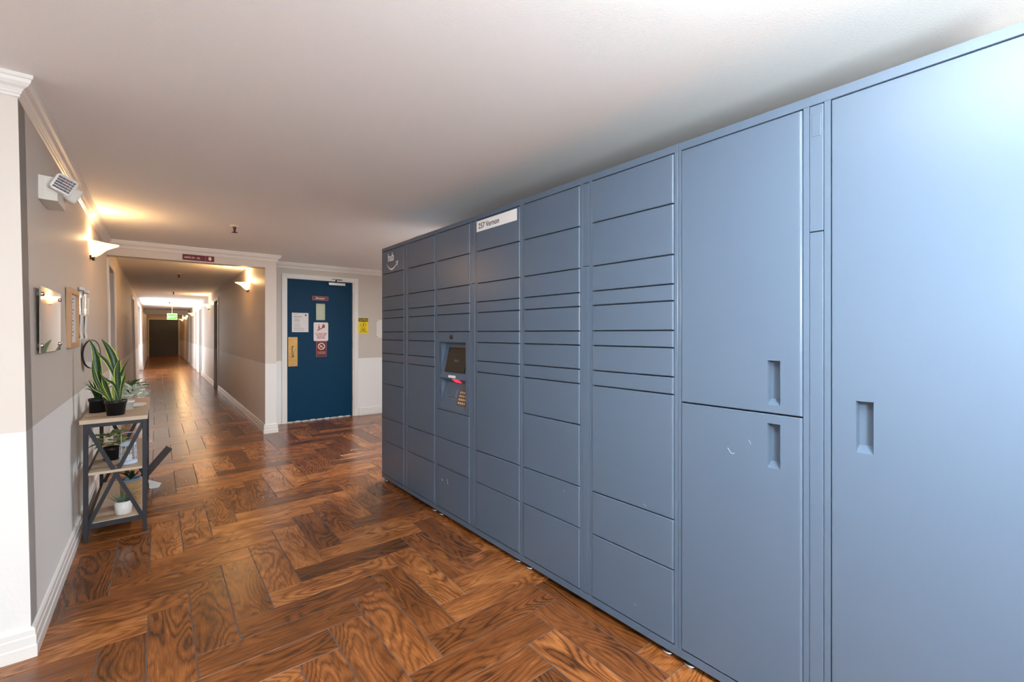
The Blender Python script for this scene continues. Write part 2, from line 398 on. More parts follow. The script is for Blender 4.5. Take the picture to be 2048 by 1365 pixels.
# header beam across the corridor mouth and the corridor's right wall
HY = 6.52
struct(MB().box(-.45, 1.228, HY, HY + .14, 2.152, CEIL).build('wall_header', 'wall_paint_light'), 'pale header beam across the mouth of the corridor', 'wall')
R_OPEN = [(12.15, 13.0, 2.06), (17.0, 17.9, 2.06), (19.0, 19.9, 2.06), (23.4, 24.3, 2.06), (27.0, 27.9, 2.06)]
mb = MB(); y = HY + .001
for a, b_, t in R_OPEN:
    mb.box(1.10, 1.228, y, a, 0, CEIL); mb.box(1.10, 1.228, a, b_, t, CEIL); y = b_
mb.box(1.10, 1.228, y, 33.2, 0, CEIL)
struct(mb.build('wall_corridor', 'wall_paint'), 'greige right-hand corridor wall carrying the row of sconces', 'wall')
struct(MB().box(1.098, 1.229, HY - .004, HY + .002, 0, 2.152).build('wall_corridor_end', 'wall_paint_light'), 'narrow pale wall end between corridor and elevator door', 'wall')
for i, (a, b_, t) in enumerate(R_OPEN):
    d = MB().box(1.165, 1.2, a, b_, 0, t).build('door_%d' % (i + 1), 'grey_door' if i else 'grey_door')
    struct(d, ['first grey unit door on the sconce side of the corridor', 'second grey unit door on the sconce side', 'third grey unit door on the sconce side', 'fourth grey unit door on the sconce side', 'fifth grey unit door on the sconce side'][i], 'door')
    MB().lathe([(0, -.05), (.025, -.045), (.03, -.02), (.012, 0)], 12, (1.165, a + .07, 1.0), axis='x').build('door_handle', 'brass', d)
    struct(MB().box(1.082, 1.102, a - .07, a, 0, t + .07).box(1.082, 1.102, b_, b_ + .07, 0, t + .07).box(1.082, 1.102, a, b_, t, t + .07).build('trim_%d' % (i + 3), 'trim_white'))
base_y(1.10, HY + .02, 12.07, -1, 'baseboard_corridor')
for i, (a, b_) in enumerate(((13.08, 16.92), (17.98, 18.92), (19.98, 23.32), (24.38, 26.92), (27.98, 32.9))): base_y(1.10, a, b_, -1, 'baseboard_corridor.%03d' % (i + 1))
struct(MB().sweep(BASE + [(0, 0)], 'x', 0, 1, lambda p, a: ((1.098 - p[0]) if a == 0 else (1.229 + p[0]), HY - .004 - p[0], p[1])).build('baseboard_corridor_end', 'trim_white'))
struct(MB().sweep(CROWN + [(0, 0)], 'x', 0, 1, lambda p, a: (ctop if a == 0 else 1.229 + p[0], HY - p[0], CEIL - p[1])).build('trim_8', 'trim_white'))
struct(MB().sweep(CROWN + [(0, 0)], 'y', 0, 1, lambda p, a: (1.229 + p[0], HY - p[0] if a == 0 else 7.04, CEIL - p[1])).build('trim_9', 'trim_white'))
# elevator wall
EY = 7.04
struct(MB().box(1.228, 1.43, EY, EY + .14, 0, CEIL).box(1.43, 2.437, EY, EY + .14, 2.115, CEIL).box(2.437, 3.6, EY, EY + .14, 0, CEIL).build('wall_back', 'wall_paint'), 'greige wall around the blue elevator door', 'wall')
struct(MB().sweep(CROWN + [(0, 0)], 'x', 1.229, 3.6, lambda p, a: (a, EY - p[0], CEIL - p[1])).build('trim_10', 'trim_white'))
base_x(EY, 2.50, 3.6, 'baseboard_back')
# elevator door casing: stepped
cs = MB()
for x0, x1, z0, z1 in ((1.395, 1.445, 0, 2.16), (2.425, 2.488, 0, 2.16), (1.445, 2.425, 2.105, 2.16)): cs.box(x0, x1, EY - .018, EY + .01, z0, z1)
for x0, x1, z0, z1 in ((1.43, 1.468, 0, 2.13), (2.405, 2.44, 0, 2.13), (1.468, 2.405, 2.092, 2.13)): cs.box(x0, x1, EY - .006, EY + .12, z0, z1)
struct(cs.build('trim_11', 'trim_white', bevel=.003))
# side walls of the lobby and behind the photographer
struct(MB().box(2.3, 2.42, -3.2, 3.7, 0, CEIL).build('wall_right', 'wall_paint'), 'greige wall behind the parcel lockers', 'wall')
struct(MB().box(2.42, 3.6, 3.58, 3.7, 0, CEIL).build('wall_right_return', 'wall_paint'))
struct(MB().box(3.6, 3.72, 3.58, 7.18, 0, CEIL).build('wall_elevator_side', 'wall_paint'))
struct(MB().box(-3.72, -3.6, -3.3, -2.4, 0, CEIL).box(-3.72, -3.6, 1.8, 2.735, 0, CEIL).box(-3.72, -3.6, -2.4, 1.8, 0, .4).box(-3.72, -3.6, -2.4, 1.8, 2.2, CEIL).build('wall_lobby_side', 'wall_paint'))
w3 = struct(MB().box(-3.68, -3.67, -2.4, 1.8, .4, 2.2).build('added_window_3', 'sky_pane'), 'wide glowing side window added to the unseen lobby for fill light', 'window')  # invented window, out of view, goes with the side fill light
f3 = MB()
for yy in (-2.4, -1.02, .36, 1.75): f3.box(-3.68, -3.6, yy, yy + .05, .4, 2.2)
f3.build('window_frame', 'trim_white', w3)
struct(MB().box(-3.72, -3.2, -3.32, -3.2, 0, CEIL).box(1.2, 2.42, -3.32, -3.2, 0, CEIL).box(-3.2, 1.2, -3.32, -3.2, 2.2, CEIL).box(-3.2, 1.2, -3.32, -3.2, 0, .3).build('wall_front', 'wall_paint'))
w1 = struct(MB().box(-3.2, 1.2, -3.3, -3.29, .3, 2.2).build('window_1', 'sky_pane'), 'glazed entrance front behind the photographer', 'window')
f1 = MB()
for xx in (-3.2, -2.1, -1.0, .1, 1.15): f1.box(xx, xx + .05, -3.29, -3.2, .3, 2.2)
f1.build('window_frame', 'dark_metal', w1)
# end of the corridor
struct(MB().box(-.55, 1.23, 32.6, 32.75, 0, CEIL).build('wall_end', 'wall_paint'), 'greige end wall of the long corridor', 'wall')
d = struct(MB().box(-.34, .98, 32.54, 32.585, .01, 2.08).build('door_6', 'far_door'), 'dark charcoal door at the far end of the corridor', 'door')
MB().lathe([(0, -.06), (.03, -.05), (.035, -.02), (.012, 0)], 12, (-.26, 32.54, 1.0), axis='y').build('door_handle', 'brass', d)
struct(MB().box(-.40, -.34, 32.56, 32.6, 0, 2.14).box(.98, 1.05, 32.56, 32.6, 0, 2.14).box(-.34, .98, 32.56, 32.6, 2.08, 2.14).build('trim_12', 'trim_white'))
struct(MB().box(-.5, 1.1, 24.95, 25.1, 2.12, CEIL).build('wall_header.001', 'wall_paint_light'), 'second header beam far down the corridor', 'wall')
# ------------------------------------------------------------------ blue elevator door with its fittings
DY = 7.075
door = empty('door_7', (1.936, DY, 0)); struct(door, 'deep blue metal elevator lobby door with small window and signs', 'door')
def at_door(o):
    o.parent = door; o.matrix_parent_inverse = Matrix.Translation((-1.936, -DY, 0)); return o
lf = MB()
lf.box(1.47, 1.87, DY, DY + .045, .012, 2.09).box(2.007, 2.403, DY, DY + .045, .012, 2.09).box(1.87, 2.007, DY, DY + .045, .012, 1.498).box(1.87, 2.007, DY, DY + .045, 1.749, 2.09)
at_door(lf.build('leaf', 'blue_door'))
gp = at_door(MB().box(1.87, 2.007, DY + .018, DY + .024, 1.498, 1.749).build('window_pane', 'pane_green'))
at_door(MB().box(1.855, 1.87, DY - .004, DY + .002, 1.483, 1.764).box(2.007, 2.022, DY - .004, DY + .002, 1.483, 1.764).box(1.87, 2.007, DY - .004, DY + .002, 1.483, 1.498).box(1.87, 2.007, DY - .004, DY + .002, 1.749, 1.764).build('window_stop', 'blue_door'))
mb = MB()
for k in range(9):
    x = 1.48 + k * .103; mb.box(x, x + .06, DY - .003, DY + .003, .006 , .014 + .004 * (k % 2))
at_door(mb.build('threshold_wear', 'cream'))
pp = at_door(MB().box(1.487, 1.613, DY - .004, DY, .817, 1.244).build('pull_plate', 'pull_plate', bevel=.002)); pp['label'] = 'worn brass pull plate'
h_ = MB().tube([(1.548, DY - .004, .955), (1.548, DY - .035, .962), (1.549, DY - .042, .985), (1.549, DY - .042, 1.085), (1.548, DY - .035, 1.105), (1.548, DY - .004, 1.112)], .008, 10).build('pull_handle', 'steel', pp)
for z in (1.9, 1.13, .3):
    at_door(MB().lathe([(0, -.055), (.009, -.055), (.009, .055), (0, .055)], 10, (2.412, DY - .01, z)).build('hinge', 'steel'))
cl = empty('door_closer', (2.165, DY, 2.055)); tag(cl, 'pale metal door closer at the top of the blue elevator door', 'door closer')
MB().box(-.125, .125, -.05, -.001, -.024, .02).build('body', 'steel', cl, bevel=.004)
MB().bar((-.01, -.03, .03), (-.02, -.06, .055), .018, .006).bar((-.02, -.06, .056), (.06, -.1, .06), .02, .005).bar((.06, -.1, .062), (-.09, -.085, .066), .018, .005).lathe([(0, .018), (.012, .018), (.012, .034), (0, .034)], 10, (-.01, -.03, 0)).build('arm', 'dark_metal', cl)

# signs: origin at centre, facing -y
def sign(name, x0, x1, z0, z1, y, m, label, cat='sign', t=.004, bevel=.0):
    e = empty(name, ((x0 + x1) / 2, y, (z0 + z1) / 2)); tag(e, label, cat)
    w = (x1 - x0) / 2; h = (z1 - z0) / 2
    if bevel:
        r = bevel; poly = []
        for cx, cz, a in ((w - r, h - r, 0), (-w + r, h - r, 90), (-w + r, -h + r, 180), (w - r, -h + r, 270)):
            for k in range(5): q = R(a + k * 22.5); poly.append((cx + r * math.cos(q), cz + r * math.sin(q)))
        MB().prism(poly, t, lambda u, v, q: (u, -q, v)).build('panel', m, e)
    else: MB().box(-w, w, -t, 0, -h, h).build('panel', m, e)
    return e, w, h
def border(e, w, h, m, t, b=.003, y=-.0046):
    MB().box(-w, w, y, y + .001, h - b, h).box(-w, w, y, y + .001, -h, -h + b).box(-w, -w + b, y, y + .001, -h, h).box(w - b, w, y, y + .001, -h, h).build('border', m, e)
RX, UZ = (1, 0, 0), (0, 0, 1)
def ring(mb, cx, cz, r0, r1, y0, y1, n=32):
    vs = []
    for y in (y0, y1):
        for r in (r0, r1):
            for k in range(n): a = 2 * math.pi * k / n; vs.append((cx + r * math.cos(a), y, cz + r * math.sin(a)))
    fs = []
    for k in range(n):
        j = (k + 1) % n; fs += [(k, j, n + j, n + k), (n + k, n + j, 3 * n + j, 3 * n + k), (2 * n + k, 2 * n + j, j, k)]
    return mb.add(vs, fs)
e, w, h = sign('door_sign', 1.816, 2.046, 1.796, 1.857, DY - .0005, 'maroon', 'maroon plaque reading Elevator above the small door window'); border(e, w, h, 'pink_line', .004)
text('Elevator', .040, 'cream', e, (0, -.0048, -.012), RX, UZ, align='CENTER', bold=.0006)
e, w, h = sign('fire_sign', 1.835, 2.044, 1.183, 1.464, DY - .0005, 'paper', 'white elevator fire warning sign with red stair pictogram', bevel=.018)
ic = MB()
for k in range(5): ic.bar((-.055 + k * .02, -.005, .018 + k * .0105), (-.032 + k * .02, -.005, .030 + k * .0105), .001, .013, up=(0, 0, 1))
ic.bar((-.028, -.005, .04), (-.03, -.005, .085), .001, .015, up=(1, 0, 0)).lathe([(0, -.0005), (.008, -.0005), (.008, .0005), (0, .0005)], 12, (-.029, -.005, .1), axis='y')
ic.bar((-.029, -.005, .075), (-.012, -.005, .06), .001, .006)
for q in ((.02, .055, .105), (.034, .062, .118), (.047, .06, .1)): ic.bar((q[0], -.005, q[1]), (q[0] + .005, -.005, q[2]), .001, .012, up=(1, 0, 0))
ic.build('pictogram', 'red', e)
for k, ln in enumerate(('IN CASE OF FIRE', 'DO NOT USE', 'ELEVATOR', 'USE STAIRS')): text(ln, .023, 'red', e, (0, -.0048, -.038 - k * .022), RX, UZ, align='CENTER', bold=.0007)
e, w, h = sign('no_smoking_sign', 1.87, 2.021, .947, 1.177, DY - .0005, 'maroon', 'maroon no smoking sign below the fire warning on the blue door', bevel=.006); border(e, w - .001, h - .001, 'pink_line', .004)
rg = ring(MB(), 0, .04, .040, .052, -.0052, -.0042); rg.bar((-.03, -.0047, .07), (.03, -.0047, .01), .001, .009); rg.bar((-.027, -.0047, .032), (.005, -.0047, .032), .001, .011).bar((.012, -.0047, .05), (.028, -.0047, .057), .001, .005)
rg.build('pictogram', 'cream', e)
text('No Smoking', .022, 'cream', e, (0, -.0048, -.052), RX, UZ, align='CENTER'); text('in This Area', .022, 'cream', e, (0, -.0048, -.076), RX, UZ, align='CENTER')
e, w, h = sign('paper_notice', 1.537, 1.763, 1.317, 1.600, DY - .0005, 'paper', 'white printed paper notice taped to the blue elevator door', 'notice', t=.001)
ln = MB().lathe([(0, -.0004), (.0125, -.0004), (.0125, .0004), (0, .0004)], 16, (.075, -.0013, .108), axis='y')
for k, (x0, x1, z, t) in enumerate(((-.085, -.04, .118, .003), (-.085, .02, .083, .007), (-.085, -.02, .062, .002), (-.08, 0, .05, .003), (-.08, -.01, .035, .002), (-.08, 0, .025, .003), (-.08, -.01, .01, .002), (-.085, .0, -.02, .003), (-.085, 0, -.045, .002), (-.08, -.01, -.055, .002), (-.085, .02, -.075, .002), (-.085, .06, -.09, .002), (-.085, .05, -.1, .002), (-.085, .055, -.118, .002))): ln.box(x0, x1, -.0016, -.001, z - t / 2, z + t / 2)
ln.build('print', 'ink', e)
e, w, h = sign('caution_sign', 2.491, 2.652, 1.292, 1.545, EY - .0005, 'yellow', 'yellow caution slippery when wet sign beside the elevator door')
MB().box(-w + .003, w - .003, -.0048, -.0038, h - .06, h - .008).build('banner', 'black', e)
text('CAUTION', .034, 'yellow', e, (0, -.0052, h - .046), RX, UZ, align='CENTER', bold=.0008, sx=.95)
ring(MB(), 0, .012, .039, .045, -.0052, -.0042).build('pictogram_ring', 'red', e)
MB().bar((.006, -.0047, .03), (-.002, -.0047, .008), .001, .012, up=(1, 0, 0)).bar((-.002, -.0047, .008), (.014, -.0047, -.006), .001, .006).bar((-.002, -.0047, .008), (-.012, -.0047, -.01), .001, .006).lathe([(0, -.0005), (.006, -.0005), (.006, .0005), (0, .0005)], 10, (.012, -.0047, .036), axis='y').build('pictogram', 'black', e)
for k, t_ in enumerate(('SLIPPERY', 'WHEN', 'WET FLOOR')): text(t_, .022, 'black', e, (0, -.0048, -.060 - k * .021), RX, UZ, align='CENTER', bold=.0005)
e, w, h = sign('wall_plate', 2.785, 2.96, 1.226, 1.519, EY - .0005, 'white_plastic', 'off-white cover plate screwed to the wall beside the lockers', 'plate', t=.012)
for sx in (-1, 1):
    for sz in (-1, 1): MB().lathe([(0, -.0145), (.006, -.0145), (.007, -.012), (0, -.012)], 10, (sx * (w - .014), 0, sz * (h - .016)), axis='y').build('screw', 'bronze', e)
e, w, h = sign('corridor_sign', .236, .547, 2.166, 2.233, HY - .0005, 'maroon', 'maroon corridor sign with unit numbers and arrow on the header beam')
text('UNITS 101 - 122', .026, 'cream', e, (-w + .018, -.0048, -.010), RX, UZ, bold=.0007, sx=.83)
MB().box(w - .089, w - .086, -.0046, -.0038, -h, h).build('divider', 'pink_line', e)
MB().prism([(-.013, .022), (.013, .022), (.013, 0), (.021, 0), (0, -.024), (-.021, 0), (-.013, 0)], .001, lambda u, v, q: (w - .043 + u, -.0042 - q, v)).build('arrow', 'cream', e)
sw = empty('light_switch', (1.229, 6.72, 1.25)); tag(sw, 'white switch plate on the wall end by the elevator door', 'switch')
MB().box(0, .008, -.04, .04, -.06, .06).build('plate', 'white_plastic', sw, bevel=.002); MB().box(.008, .013, -.012, .012, -.03, .03).build('rocker', 'white_plastic', sw)

# ------------------------------------------------------------------ parcel lockers
A_, B_ = 1.616, -0.016
ROT = math.atan(0.016)
Z = [2.013, 1.815, 1.613, 1.496, 1.429, 1.311, 1.242, 1.126, 1.056, .858, .560, .360, .066]
ZNO = [z for z in Z if z != .858]
BND = [0.022, 0.968, 1.909, 2.857, 3.806]
DEPTH = .56
def door_mesh(name, y0, y1, z0, z1, m, parent, hole=None, gap=.0026, front=0.0):
    """pressed steel door: rounded free edge (small y), fine chamfers, optional rectangular recess (y0,y1,z0,z1,depth)"""
    y0 += gap * .5; y1 -= gap; z0 += gap; z1 -= gap; r = .009; D = .016
    ys = [(y0, D), (y0, r)]
    for k in range(1, 5): a = k / 4 * math.pi / 2; ys.append((y0 + r - r * math.cos(a), r - r * math.sin(a)))
    zs = [(z0, D), (z0, .002), (z0 + .002, 0)]
    if hole: ys += [(hole[0], 0), (hole[1], 0)]; zs += [(hole[2], 0), (hole[3], 0)]
    ys += [(y1 - .002, 0), (y1, .002), (y1, D)]; zs += [(z1 - .002, 0), (z1, .002), (z1, D)]
    ny, nz = len(ys), len(zs); vs = [(front + max(a[1], b[1]), a[0], b[0]) for b in zs for a in ys]; fs = []
    hi = next((i for i, q in enumerate(ys) if hole and q[0] == hole[0]), -9); hj = next((j for j, q in enumerate(zs) if hole and q[0] == hole[2]), -9)
    for j in range(nz - 1):
        for i in range(ny - 1):
            if i == hi and j == hj: continue
            fs.append((j * ny + i, j * ny + i + 1, (j + 1) * ny + i + 1, (j + 1) * ny + i))
    mb = MB().add(vs, fs); o = mb.build(name, m, parent)
    if hole:
        a, b, c, d, dp = hole; q = .012
        p = MB().add([(front, a, c), (front, b, c), (front, b, d), (front, a, d), (front + dp, a + .002, c + q * 1.6), (front + dp, b - .002, c + q * 1.6), (front + dp, b - .002, d - .002), (front + dp, a + .002, d - .002)],
                     [(0, 1, 5, 4), (1, 2, 6, 5), (2, 3, 7, 6), (3, 0, 4, 7), (4, 5, 6, 7)])
        hd = p.build('handle_recess', m, o)
    return o
lockers = []
LABELS = ['oversize parcel locker with one full height door beside two stacked doors', 'blue-grey parcel locker between the oversize unit and the address sticker unit', 'blue-grey parcel locker with touch screen kiosk and white address sticker', 'blue-grey end parcel locker with white logo on its top door']
for k in range(4):
    y0, y1 = BND[k], BND[k + 1]; w = y1 - y0; f = w / .941
    e = empty('parcel_locker', (A_ + B_ * y0, y0, 0), ROT); tag(e, LABELS[k], 'locker', 'parcel lockers in one bank'); lockers.append(e)
    if k == 2:
        MB().box(.07, DEPTH, .001, w - .001, .031, 2.045).box(.017, .07, .001, .52, .031, 2.045).box(.017, .07, .52, w - .001, .031, .77).box(.017, .07, .52, w - .001, 1.30, 2.045).build('body', 'locker_dark', e)
    else: MB().box(.017 if k else .034, DEPTH, .001, w - .001, .031, 2.045).build('body', 'locker_dark', e)
    near = (.016 * f, .437 * f); strip = (.455 * f, .494 * f); far = (.511 * f, .927 * f)
    fr = MB()
    for a, b in ((.0006, near[0]), (near[1], strip[0]), (strip[1], far[0]), (far[1], w - .0006)): fr.box(.003, .02, a, b, .062, 2.0155)
    fr.box(.003, .02, .0006, w - .0006, 2.0155, 2.046).box(.003, .02, .0006, w - .0006, .03, .062)
    fr.box(.02, DEPTH, .0, .003, .03, 2.046).box(.02, DEPTH, w - .003, w, .03, 2.046).box(.02, DEPTH, 0, w, 2.043, 2.046)
    fr.build('frame', 'locker', e, bevel=.0012, seg=1)
    # strip cover panels
    u = MB().box(.002, .012, strip[0] + .001, strip[1] - .001, 1.619, 2.012).build('cover_panel', 'locker', e, bevel=.0015)
    MB().box(.0012, .004, strip[0] + .007, strip[1] - .007, 1.915, 1.985).build('sensor_plate', 'locker', u, bevel=.001)
    MB().box(.002, .012, strip[0] + .001, strip[1] - .001, .067, 1.616).build('cover_panel', 'locker', e, bevel=.0015)
    # columns
    if k == 0:
        door_mesh('door', far[0], far[1], 1.031, 2.013, 'locker', e, (.601 - y0 + .0, .640 - y0, 1.060, 1.209, .028))
        d2 = door_mesh('door', far[0], far[1], .066, 1.031, 'locker', e, (.601 - y0, .640 - y0, .849, .998, .028))
        door_mesh('door', near[0], near[1], .066, 2.013, 'locker', e, (.357 - y0, .398 - y0, .950, 1.101, .028))
        pts = [(-.0004, .772 - y0, .889), (-.0004, .768 - y0, .883), (-.0004, .762 - y0, .874), (-.0004, .757 - y0, .871), (-.0004, .752 - y0, .872), (-.0004, .749 - y0, .876)]
        MB().tube(pts, .0007, 4).build('scratch', 'scratch', d2)
        MB().tube([(-.0002, .70 - y0, .93), (-.0002, .692 - y0, .917)], .0004, 4).build('scratch', 'scratch', d2)
    else:
        cols = {1: (Z, ZNO), 2: (None, ZNO), 3: (Z, ZNO)}[k]
        for side, zz, rng in ((0, cols[0], far), (1, cols[1], near)):
            if zz is None: zz = Z[:6] + [.762] + [.560, .360, .066]
            for a, b in zip(zz[:-1], zz[1:]):
                if k == 2 and side == 0 and a == 1.311: continue
                d = door_mesh('door', rng[0], rng[1], b, a, 'locker', e)
            for z in zz[1:-1]:
                if z > .9: MB().box(.004, .008, rng[1] - .012, rng[1] - .006, z - .0028, z + .0028).build('hinge_pin', 'steel', e)
    # levelling feet
    for yy in (.062, w - .034):
        ft = MB().lathe([(0, 0), (.024, 0), (.025, .003), (.025, .008), (.02, .012), (.007, .014), (.007, .031), (0, .031)], 20, (.036, yy, 0)).build('levelling_foot', 'steel', e)
    for yy in (.055, w - .055): MB().lathe([(0, 0), (.024, 0), (.025, .003), (.025, .008), (.02, .012), (.007, .014), (.007, .031), (0, .031)], 20, (DEPTH - .06, yy, 0)).build('levelling_foot', 'steel', e)
# small scuffs on doors
e = lockers[1]
for yy, zz, l in ((.155, .585, .012), (.62, .515, .01), (.2, .145, .008)): MB().tube([(-.0002, yy, zz), (-.0002, yy - l, zz - l * .7)], .0005, 4).build('scratch', 'scratch', e)
e = lockers[2]
for yy, zz in ((.86, .275), (.79, .29), (.785, .272)): MB().tube([(-.0002, yy, zz), (-.0002, yy - .008, zz - .014)], .0009, 4).build('scratch', 'scratch', e)
# address sticker
e = lockers[2]; y0 = BND[2]
st = MB().box(-.0012, .0002, 1.948 - y0, 2.342 - y0, 1.937, 2.003).build('address_sticker', 'white_print', e); st['label'] = 'white address sticker'
text('257 Vernon', .0475, 'black', st, (-.0016, 2.321 - y0, 1.954), (0, -1, 0), (0, 0, 1), bold=.0003, sx=.93)
# logo on the end locker
e = lockers[3]; y0 = BND[3]
lg = text('hub', .098, 'white_print', e, (-.0006, 3.676 - y0, 1.916), (0, -1, 0), (0, 0, 1), name='logo_lettering', bold=.0012, sx=.84)
P = []; Q = []
for k in range(21):
    t = k / 20; yy = 3.700 - .212 * t; zc = 1.8965 - .010 * t - .052 * math.sin(math.pi * min(1, t * 1.02)) * (1 - .12 * t); th = .0012 + .0115 * math.sin(math.pi * t) ** .8
    P.append((yy, zc + th * .55)); Q.append((yy, zc - th * .45))
MB().prism([(p[0] - y0, p[1]) for p in P + Q[::-1]], .0006, lambda u, v, q: (-.0002 - q, u, v)).prism([(3.478 - y0, 1.903), (3.520 - y0, 1.897), (3.518 - y0, 1.891), (3.491 - y0, 1.894), (3.497 - y0, 1.862), (3.490 - y0, 1.862), (3.476 - y0, 1.897)], .0006, lambda u, v, q: (-.0002 - q, u, v)).build('logo_smile', 'white_print', e)
# kiosk in the third locker
e = lockers[2]; y0 = BND[2]; f = (BND[3] - BND[2]) / .941; K0, K1 = .511 * f, .927 * f
H0, H1, HB, HT = 2.468 - y0, 2.800 - y0, .785, 1.239
ks = MB(); ks.box(.0, .016, K0 + .001, H0, .765, 1.308).box(.0, .016, H1, K1 - .002, .765, 1.308).box(.0, .016, H0, H1, .765, HB).box(.0, .016, H0, H1, HT, 1.308)
kp = ks.build('kiosk_panel', 'locker', e, bevel=.0)
PR = [(.0, HT), (.056, HT - .014), (.002, .990), (.050, .958), (.002, HB)]
pb = MB()
n = len(PR); pb.add([(p[0], H0, p[1]) for p in PR] + [(p[0], H1, p[1]) for p in PR], [(i, i + 1, n + i + 1, n + i) for i in range(n - 1)])
pb.add([(p[0], H1, p[1]) for p in PR[:3]], [(0, 1, 2)]); pb.add([(p[0], H1, p[1]) for p in PR[2:]], [(0, 1, 2)]); pb.add([(p[0], H0, p[1]) for p in PR[:3]], [(0, 1, 2)]); pb.add([(p[0], H0, p[1]) for p in PR[2:]], [(0, 1, 2)])
# fascia is cut so the slopes sit behind the front
pb.build('recess', 'locker', kp)
def slope(i, t, off, y):     # point on slope i (between PR[i] and PR[i+1]) at fraction t, lifted off toward the viewer
    a = Vector((PR[i][0], 0, PR[i][1])); b = Vector((PR[i + 1][0], 0, PR[i + 1][1])); d = (b - a).normalized(); nn = Vector((-abs(d.z), 0, 0)) + Vector((0, 0, 0))
    nrm = Vector((d.z, 0, -d.x)); nrm = nrm if nrm.x < 0 else -nrm
    p = a + (b - a) * t + nrm * off; return (p.x, y, p.z)
def tile(i, t0, t1, ya, yb, o0, o1):
    mb = MB(); vs = [slope(i, t0, o0, ya), slope(i, t1, o0, ya), slope(i, t1, o0, yb), slope(i, t0, o0, yb), slope(i, t0, o1, ya), slope(i, t1, o1, ya), slope(i, t1, o1, yb), slope(i, t0, o1, yb)]
    return mb.add(vs, [(0,3,2,1),(4,5,6,7),(0,1,5,4),(1,2,6,5),(2,3,7,6),(3,0,4,7)])
sb = tile(1, .10, .82, 2.495 - y0, 2.745 - y0, 0, .004).build('screen_bezel', 'black', kp)
tile(1, .115, .805, 2.500 - y0, 2.740 - y0, .004, .0048).build('screen', 'screen', kp)
_a = Vector(slope(1, .52, .0052, 0)); _b = Vector(slope(1, .40, .0052, 0))
text('hub', .035, 'screen_mark', kp, (_a.x, 2.645 - y0, _a.z), (0, -1, 0), tuple(_b - _a), name='screen_logo', bold=.0006)
tile(1, .91, .98, 2.60 - y0, 2.69 - y0, 0, .0012).build('instruction_label', 'white_print', kp)
tile(2, .12, .8, 2.578 - y0, 2.645 - y0, 0, .003).build('scanner_light', 'red_glow', kp)
tile(3, .24, .56, 2.615 - y0, 2.672 - y0, 0, .012).build('card_reader', 'locker', kp)
tile(3, .62, .645, 2.60 - y0, 2.70 - y0, 0, .003).build('card_slot', 'steel', kp)
kb = tile(3, .26, .84, 2.488 - y0, 2.590 - y0, 0, .003).build('keypad', 'keypad', kp)
for r in range(4):
    for c in range(4):
        ya = 2.494 - y0 + c * .0235; t0 = .30 + r * .132
        tile(3, t0, t0 + .075, ya, ya + .0125, .003, .0055).build('key', 'key', kb)
MB().lathe([(0, -.014), (.006, -.0125), (.0105, -.009), (.0125, -.004), (.013, 0)], 20, (0, 2.640 - y0, 1.273), axis='x').build('camera_dome', 'black', kp)

# ------------------------------------------------------------------ sconces
def sconce(x, y, z, sgn, label, power, detail=True):
    """half-bowl glass sconce: sgn=+1 grows toward +x"""
    e = empty('wall_sconce', (x, y, z)); tag(e, label, 'lamp', 'half-bowl wall sconces')
    prof = [(.012, -.108), (.035, -.100), (.06, -.082), (.082, -.058), (.105, -.035), (.135, -.017), (.168, .0), (.172, .006)]
    n = 28 if detail else 14
    vs = []; fs = []
    for r, zz in prof:
        for i in range(n + 1):
            a = -math.pi / 2 + math.pi * i / n; wv = 1 + (.05 * math.cos(4 * a) if zz > -.03 else 0)
            vs.append((sgn * (r * math.cos(a) * wv), r * math.sin(a), zz + (.004 * math.cos(4 * a) if zz > -.03 else 0)))
    m = n + 1
    for j in range(len(prof) - 1):
        for i in range(n): fs.append((j * m + i, j * m + i + 1, (j + 1) * m + i + 1, (j + 1) * m + i))
    sh = MB().add(vs, fs, True).build('shade', 'alabaster', e)
    so = sh.modifiers.new('thick', 'SOLIDIFY'); so.thickness = .004
    MB().box(min(0, sgn * .012), max(0, sgn * .012), -.045, .045, -.12, .02).build('back_plate', 'bronze', e, bevel=.003)
    MB().lathe([(0, -.135), (.008, -.13), (.012, -.12), (.006, -.112), (.014, -.106), (.014, -.1), (0, -.1)], 12, (sgn * .02, 0, 0)).build('finial', 'bronze', e)
    MB().lathe([(0, -.06), (.014, -.055), (.022, -.035), (.026, -.012), (.02, .004), (0, .01)], 12, (sgn * .06, 0, -.01)).build('bulb', 'bulb', e)
    light('sconce_light', 'POINT', (sgn * .06, 0, .03), power, (1.0, .62, .28), parent=e, shadow_soft_size=.03)
    return e
mat('fill_diffuser', srgb(245, 245, 245), 0.5, emit=((.95, .97, 1, 1), 2.0))  # glow for the added lamp above the elevator lobby
mat('bulb', srgb(255, 236, 200), 0.4, emit=((1, .75, .42, 1), 6))
sconce(lx(2.02) + .001, 5.02, 2.03, 1, 'glowing half-bowl glass sconce on the wall above the console table', 7)
for yy, lb in ((7.85, 'nearest glowing sconce on the right corridor wall'), (14.3, 'second glowing sconce along the right corridor wall'), (21.0, 'third glowing sconce along the right corridor wall'), (26.2, 'fourth glowing sconce along the right corridor wall'), (30.0, 'farthest glowing sconce, last before the dark end door')):
    sconce(1.099, yy, 2.06, -1, lb, 22 if yy < 10 else (18 if yy < 25 else 26), yy < 15)
e = empty('added_ceiling_lamp', (2.35, 4.30, CEIL)); tag(e, 'round flush ceiling lamp added as fill light, unseen behind the lockers', 'lamp')  # invented fixture for the hidden fill lamp
MB().lathe([(0, 0), (.21, 0), (.215, -.012), (.205, -.02)], 36).build('rim', 'trim_white', e); MB().lathe([(.205, -.02), (.19, -.032), (.12, -.040), (0, -.042)], 36).build('diffuser', 'fill_diffuser', e)
